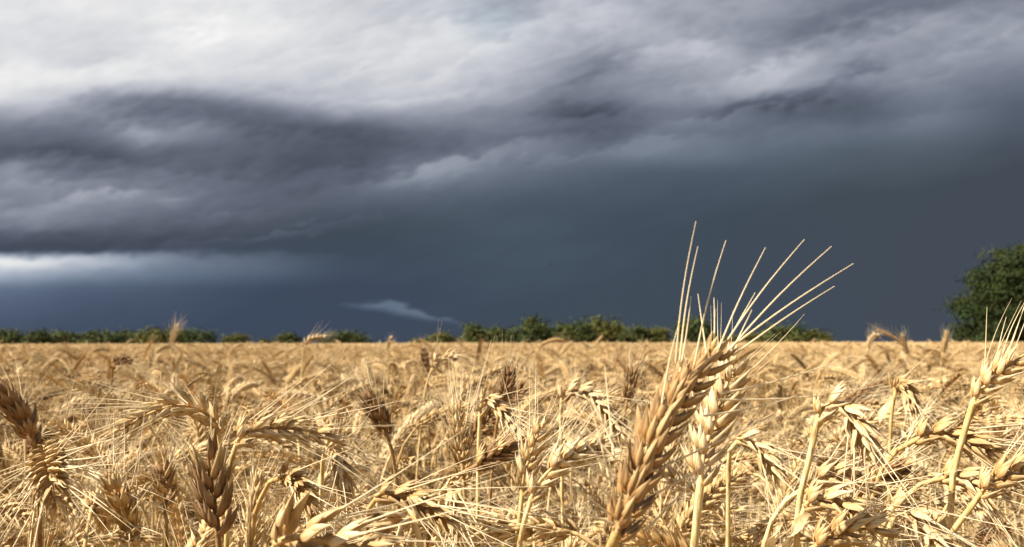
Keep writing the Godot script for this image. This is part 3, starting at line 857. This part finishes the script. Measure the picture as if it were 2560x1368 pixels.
	told_plant("blurred dark ear bent over like a comma in the far left rows", "the comma-shaped ear", 3,
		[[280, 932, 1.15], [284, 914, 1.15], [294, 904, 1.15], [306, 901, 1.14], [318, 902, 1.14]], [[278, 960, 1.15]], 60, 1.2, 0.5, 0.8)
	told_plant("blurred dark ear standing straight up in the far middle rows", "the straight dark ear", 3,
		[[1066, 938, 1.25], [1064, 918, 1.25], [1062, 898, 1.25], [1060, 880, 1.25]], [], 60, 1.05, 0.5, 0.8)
	told_plant("blurred ear making a pale arch to the right of the straight dark ear", "the pale arch", 1,
		[[1080, 925, 1.05], [1090, 902, 1.05], [1112, 890, 1.05], [1136, 892, 1.04]], [], 10, 1.05, 0.8, 1.0)
	told_plant("pale blurred ear standing alone above the left field against the trees", "the lone pale ear", 1,
		[[428, 872, 2.4], [430, 855, 2.4], [434, 838, 2.4], [441, 815, 2.4]], [[430, 920, 2.4]], 20, 1.15, 0.9, 1.1)
	told_plant("pale blurred ear bowed right on the skyline, between the left hedge trees", "the bowed skyline ear", 1,
		[[757, 872, 1.9], [765, 856, 1.9], [780, 846, 1.9], [806, 842, 1.9]], [[755, 910, 1.9]], 20, 1.15, 0.8, 1.1)
	told_plant("reddish-brown ear poking up before the big dark tree at right", "the red-brown skyline ear", 2,
		[[2358, 882, 2.2], [2361, 866, 2.2], [2364, 850, 2.2], [2366, 834, 2.2]], [], 40, 1.1, 0.5, 0.8)
	told_plant("brown ear tip poking above the field left of the red-brown one", "the brown skyline ear", 2,
		[[2268, 886, 2.3], [2264, 871, 2.3], [2259, 856, 2.3], [2255, 841, 2.3]], [], 40, 1.1, 0.6, 0.8)
	told_plant("small hooked ear tip above the field at the end of the right hedge trees", "the hooked skyline ear", 1,
		[[2170, 872, 2.2], [2176, 852, 2.2], [2188, 838, 2.2], [2196, 842, 2.2]], [], 20, 1.1, 0.6, 0.9)
	told_plant("small white ear tip above the field in the gap between the hedge trees", "the white skyline ear", 1,
		[[970, 882, 2.6], [971, 868, 2.6], [973, 855, 2.6], [976, 846, 2.6]], [], 40, 1.0, 0.5, 0.7)

func direction_words(neck: Vector3, mid: Vector3, tip: Vector3) -> String:
	var d := Vector2(tip.x - neck.x, neck.y - tip.y) / maxf(neck.z, 0.1)
	var px := absf(d.x)
	var dz := (neck.z - tip.z) / maxf(neck.z, 0.01)
	var top := neck.y - minf(mid.y, minf(tip.y, neck.y))
	if d.y < -absf(d.x) * 1.2: return "hanging down"
	if d.y > absf(d.x) * 2.0: return "upright"
	if d.y > absf(d.x) * 0.35: return "leaning right" if d.x > 0 else "leaning left"
	return "bowed right" if d.x > 0 else "bowed left"

func field() -> void:
	var nods := [0.2, 0.45, 0.7, 0.95, 1.15, 1.35, 1.5, 1.6, 1.75, 1.85, 1.95, 2.05, 2.2, 2.35, 2.5, 2.7, 1.45, 1.9, 1.25, 0.6]
	for k in nods.size():
		variants.append(make_variant(nods[k], rng.randf_range(0.80, 0.86) - 0.06 * (1.0 if nods[k] < 1.0 else 0.0), rng.randf_range(0.060, 0.100), 1 + k % 2))
	var protos := []
	for v in variants: protos.append(null)
	var spots := []
	# rows of single plants, nearest first
	var z := 0.42
	var near := []
	while z < 4.0:
		var dz := 0.05
		var half := z * 0.66 + (0.55 if z < 2.0 else 0.8)
		var count := int(2.0 * half * dz * (820.0 if z < 1.0 else 500.0 if z < 3.0 else 420.0))
		for k in count:
			near.append(Vector3(rng.randf_range(-half, half), 0, -(z + rng.randf() * dz)))
		z += dz
	# room left and right of the camera, so that the field does not end at the frame
	for k in 500:
		var p := Vector3(rng.randf_range(-1.4, 1.4), 0, rng.randf_range(-0.42, 0.5))
		if absf(p.x) > 0.42 + absf(p.z) * 0.3: near.append(p)
	var single := 0
	var most := 300 - get_tree_plants()
	var rest := []
	for v in variants: rest.append([])
	var names := {}
	for p in near:
		var k := rng.randi() % variants.size()
		var v: Dictionary = variants[k]
		var size := rng.randf_range(0.90, 1.035)
		var under := rng.randf()
		if under < (0.42 if p.z > -1.0 else 0.22): size = rng.randf_range(0.70, 0.88)
		var lean := Basis(Vector3(rng.randfn(), 0, rng.randfn()).normalized(), rng.randf_range(0, 0.10))
		var xf := Transform3D(lean * Basis(Vector3.UP, rng.randf() * TAU).scaled(Vector3.ONE * size), p)
		var neck := to_px(xf * v.neck)
		var mid := to_px(xf * v.mid)
		var tip := to_px(xf * v.tip)
		var top := maxf((xf * v.mid).y, maxf((xf * v.neck).y, (xf * v.tip).y))
		if mid.z > 1.2 and rng.randf() < 0.03:
			xf.basis = xf.basis.scaled(Vector3.ONE * rng.randf_range(1.04, 1.10))
			top = 0.9
		if top > (0.915 if mid.z < 1.2 else 0.935): continue
		var d := mid.z
		if d > 0.0 and d < 1.6:
			var hit := false
			for w in v.line:
				var q := to_px(xf * w)
				var r := 15.0 / maxf(q.z, 0.2) + 24.0
				for c in keep_clear:
					if c.z > q.z - 0.01 and absf(c.x - q.x) < r and absf(c.y - q.y) < r:
						hit = true
						break
				if hit: break
			if hit: continue
			if d < 0.5 and mid.y < 1080.0: continue
		elif d > 0.0 and d < 0.42:
			continue
		var inside := mid.x > 5 and mid.x < 2555 and mid.y < 1380
		if single < most and inside and d > 0.3:
			single += 1
			if protos[k] == null: protos[k] = plant_node(v)
			var o: Node3D = protos[k].duplicate()
			o.name = numbered("wheat_plant")
			o.transform = xf
			add_child(o, true)
			var tone: int = [0, 0, 0, 1, 1, 2, 2, 0, 1, 3, 0, 1, 2, 0, 1][rng.randi() % 15]
			retone(o, tone)
			var best := 0
			var far := 1e9
			for q in landmarks.size():
				var m: Vector3 = landmarks[q][0]
				var gap := Vector2(m.x, m.y).distance_to(Vector2(mid.x, mid.y))
				if gap < far:
					far = gap
					best = q
			var m: Vector3 = landmarks[best][0]
			var dx := mid.x - m.x
			var dy := mid.y - m.y
			var where := ("right of" if dx > 0 else "left of") if absf(dx) > absf(dy) else ("below" if dy > 0 else "above")
			if far < 30.0: where = "beside"
			elif far > 160.0: where = "well " + where
			var what: String = ["golden", "pale", "tan", "brown"][tone] + " ear " + direction_words(neck, mid, tip) + ", " + where + " " + landmarks[best][1]
			if not names.has(what): names[what] = []
			names[what].append([o, mid])
		else:
			rest[k].append(xf)
	for what in names:
		var l: Array = names[what]
		var side := false
		if l.size() > 1:
			var lo := 1e9
			var hi := -1e9
			for a in l:
				lo = minf(lo, a[1].x); hi = maxf(hi, a[1].x)
			side = hi - lo > 40.0
			l.sort_custom(func(a, b): return a[1].x < b[1].x if side else a[1].z < b[1].z)
		for k in l.size():
			var lab: String = what
			if l.size() > 1:
				var n := l.size()
				var words := ["first", "second", "third", "fourth", "fifth", "sixth", "seventh"]
				if side:
					lab = ("leftmost " if k == 0 else "rightmost " if k == n - 1 else words[mini(k, 6)] + " from left, ") + what
				else:
					lab = ("nearest " if k == 0 else "farthest " if k == n - 1 else words[mini(k, 6)] + " nearest ") + what
			tag(l[k][0], lab, "wheat plant", "wheat plants in the front rows")
	for p in protos:
		if p: p.free()

	# the rest of the crop reads as one mass
	var crop := base("wheat_crop", Vector3.ZERO)
	tag(crop, "sea of ripe golden wheat stretching back from the front rows to the hedge trees", "wheat crop", "", "stuff")
	for k in variants.size():
		scatter(crop, variants[k].whole, rest[k], 1.02)
	# farther off: simpler plants, then stands three metres wide
	var more := []
	for v in variants: more.append([])
	z = 4.0
	while z < 15.0:
		var half := z * 0.64 + 1.2
		var dz := 0.25
		for k in int(2.0 * half * dz * (330.0 if z < 8.0 else 270.0)):
			var tall := rng.randf_range(1.05, 1.11) if rng.randf() < 0.025 else rng.randf_range(0.86, 1.03)
			var b := Basis(Vector3(rng.randfn(), 0, rng.randfn()).normalized(), rng.randf_range(0, 0.10)) * Basis(Vector3.UP, rng.randf() * TAU)
			more[rng.randi() % variants.size()].append(Transform3D(b.scaled(Vector3.ONE * tall), Vector3(rng.randf_range(-half, half), 0, -(z + rng.randf() * dz))))
		z += dz
	for k in variants.size(): scatter(crop, variants[k].low, more[k], 1.08)
	var wide := []
	for t in 3:
		var list := []
		for j in 1600:
			var v: Dictionary = variants[rng.randi() % variants.size()]
			var b := Basis(Vector3.UP, rng.randf() * TAU)
			var tall := rng.randf_range(1.05, 1.14) if rng.randf() < 0.015 else rng.randf_range(0.86, 1.03)
			list.append([v.far, Transform3D(b.scaled(Vector3.ONE * tall), Vector3(rng.randf_range(-1.5, 1.5), 0, rng.randf_range(-1.5, 1.5)))])
		wide.append(joined_each(list))
	var swell := FastNoiseLite.new()
	swell.seed = 3; swell.frequency = 0.05
	var put := [[], [], []]
	var zz := 16.4
	while zz < 214.0:
		var half := zz * 0.64 + 5.0
		var x := -half
		while x < half:
			var s := 1.0 + 0.02 * swell.get_noise_2d(x, zz) + rng.randf_range(-0.012, 0.012)
			put[rng.randi() % 3].append(Transform3D(Basis(Vector3.UP, PI / 2 * (rng.randi() % 4)).scaled(Vector3(1, s, 1)), Vector3(x + rng.randf_range(-0.05, 0.05), 0, -zz)))
			x += 3.0
		zz += 3.0
	for t in 3: scatter(crop, wide[t], put[t], 1.1)

func get_tree_plants() -> int:
	var n := 0
	for c in get_children():
		if c.name.begins_with("wheat_plant"): n += 1
	return n

func scatter(parent: Node, mesh: Mesh, places: Array, bright: float) -> void:
	if places.is_empty(): return
	var mm := MultiMesh.new()
	mm.transform_format = MultiMesh.TRANSFORM_3D
	mm.use_colors = true
	mm.mesh = mesh
	mm.instance_count = places.size()
	for j in places.size():
		mm.set_instance_transform(j, places[j])
		var s := rng.randf_range(0.78, 1.14) if rng.randf() > 0.10 else rng.randf_range(0.42, 0.70)
		var warm := rng.randf_range(-0.10, 0.05) if s > 0.72 else rng.randf_range(-0.28, -0.08)
		mm.set_instance_color(j, Color(s, s * (1.0 + warm * 0.6), s * (1.0 + warm * 1.6)) * bright)
	var o := MultiMeshInstance3D.new()
	o.name = "wheat_plants"
	o.multimesh = mm
	o.material_override = straw[0]
	o.set_meta("kind", "stuff")
	parent.add_child(o, true)

func trees() -> void:
	var leafy := StandardMaterial3D.new()
	leafy.resource_name = "tree leaves"
	leafy.vertex_color_use_as_albedo = true
	leafy.roughness = 0.75
	leafy.metallic_specular = 0.25
	leafy.backlight_enabled = true
	leafy.backlight = Color(0.5, 0.5, 0.5)
	leafy.cull_mode = BaseMaterial3D.CULL_DISABLED
	var bark := StandardMaterial3D.new()
	bark.resource_name = "bark"
	bark.albedo_color = Color(0.07, 0.055, 0.04).linear_to_srgb()
	bark.roughness = 0.9
	var greens := [Color(0.060, 0.074, 0.024), Color(0.086, 0.088, 0.024), Color(0.046, 0.062, 0.022)]
	var kinds := []
	for k in 6:
		kinds.append([crown_mesh(Vector3(3.2, 2.9, 3.2), 46, 60, 0.34, 1.7, greens[k % 3], 0.8), trunk_mesh(4.6, 0.22)])
	# pixel x of the middle, pixel y of the top, half width in pixels, kind, label
	var rows := [
		[28, 822, 34, 0, "small round hedge tree at the left end of the far hedge"],
		[92, 823, 24, 2, "narrow dark tree second from the left end of the far hedge"],
		[152, 826, 36, 3, "low rounded tree third from the left end of the far hedge"],
		[212, 832, 34, 5, "low dark tree left of the broad-topped pair in the far hedge"],
		[262, 826, 42, 0, "broad-topped green tree, left one of the broad pair in the left hedge"],
		[330, 825, 34, 3, "broad-topped green tree, right one of the broad pair in the left hedge"],
		[398, 818, 42, 1, "olive tree just left of the lone pale ear on the skyline"],
		[480, 824, 46, 5, "wide green tree ending the left hedge, right of the lone pale ear"],
		[590, 838, 26, 4, "tiny olive bush standing alone right of the left hedge"],
		[662, 846, 14, 2, "tiniest dark bush on the skyline between the left hedge and the bowed ear"],
		[716, 832, 28, 3, "rounded tree just left of the bowed skyline ear"],
		[862, 829, 46, 5, "wide dark tree right of the bowed skyline ear"],
		[1052, 846, 20, 1, "tiny yellowish bush right of the white skyline ear"],
		[1100, 836, 32, 4, "low olive tree at the left end of the middle hedge"],
		[1192, 812, 38, 0, "tall round tree second in the middle hedge"],
		[1256, 819, 34, 3, "rounded green tree left of the tallest tree in the middle hedge"],
		[1332, 795, 38, 2, "tallest dark square-topped tree in the middle hedge"],
		[1374, 824, 22, 5, "small dark tree tucked against the right of the tallest hedge tree"],
		[1430, 806, 40, 3, "wide green tree right of the tallest hedge tree"],
		[1506, 795, 42, 1, "tall olive tree with a peaked top left of the foreground ear"],
		[1585, 818, 34, 0, "rounded green tree between the peaked olive tree and the foreground awns"],
		[1640, 826, 30, 4, "low olive tree touching the foreground awns"],
		[1738, 797, 36, 5, "dark tree seen through the awns of the foreground ear"],
		[1805, 838, 30, 1, "low olive bush seen through the right awns of the foreground ear"],
		[1872, 838, 30, 4, "low olive bush right of the awns of the foreground ear"],
		[1962, 814, 44, 3, "broad green tree near the right end of the hedge"],
		[2030, 826, 36, 1, "yellowish green tree at the right end of the hedge"],
	]
	var dist := 219.0
	for r in rows:
		var foot := at(r[0], 858, dist + rng.randf_range(0, 14))
		foot.y = 0
		var m: float = -foot.z / FOC
		var high: float = (858.0 - r[1]) * m + 0.95
		var wide: float = r[2] * m * 1.1
		var o := base("hedge_tree", foot)
		tag(o, r[4], "tree", "trees of the far hedge")
		o.rotation.y = rng.randf() * TAU
		var t := part("trunk", kinds[r[3]][1], bark, o)
		t.scale = Vector3(wide / 3.2, high / 6.2, wide / 3.2)
		var c := part("crown", kinds[r[3]][0], leafy, o)
		c.scale = Vector3(wide / 3.2, high / 5.4, wide / 3.2)
	# the big tree at the right edge
	var foot := at(2662, 858, 70.0)
	foot.y = 0
	var big := base("big_tree", foot)
	tag(big, "big dense dark green tree at the right edge of the field", "tree")
	part("trunk", trunk_mesh(7.0, 0.4), bark, big)
	part("crown", crown_mesh(Vector3(8.2, 5.45, 7.6), 900, 130, 0.14, 1.25, Color(0.028, 0.040, 0.013), 0.42), leafy, big)

func bird() -> void:
	# a far bird, hardly more than a speck
	var o := base("bird", at(1376, 662, 90.0))
	tag(o, "tiny dark bird flying far off before the dark cloud", "bird")
	o.rotation = Vector3(0, 0.5, 0.12)
	var dark := StandardMaterial3D.new()
	dark.resource_name = "dark feathers"
	dark.albedo_color = Color(0.03, 0.028, 0.03).linear_to_srgb()
	var sh := Shape.new()
	var p := PackedVector3Array()
	for k in 8: p.append(Vector3(-0.17 + 0.34 * k / 7.0, 0.01 * sin(k * 0.8), 0))
	sh.tube(p, PackedFloat32Array([0.006, 0.028, 0.03, 0.05, 0.058, 0.045, 0.032, 0.004]), 8, Color(1, 1, 1))
	part("body", sh.mesh(), dark, o)
	for s in [-1.0, 1.0]:
		var w := Shape.new()
		var q := []
		var ac := []
		for k in 7:
			var t := k / 6.0
			q.append(Vector3(0.02 - 0.10 * t * t, 0.03 + 0.11 * sin(t * 2.2), s * (0.03 + 0.26 * t)))
			ac.append(Vector3(0.065 * (1.0 - 0.85 * t * t), 0, 0))
		w.strip(q, ac, Color(1, 1, 1))
		part("wing", w.mesh(), dark, o)
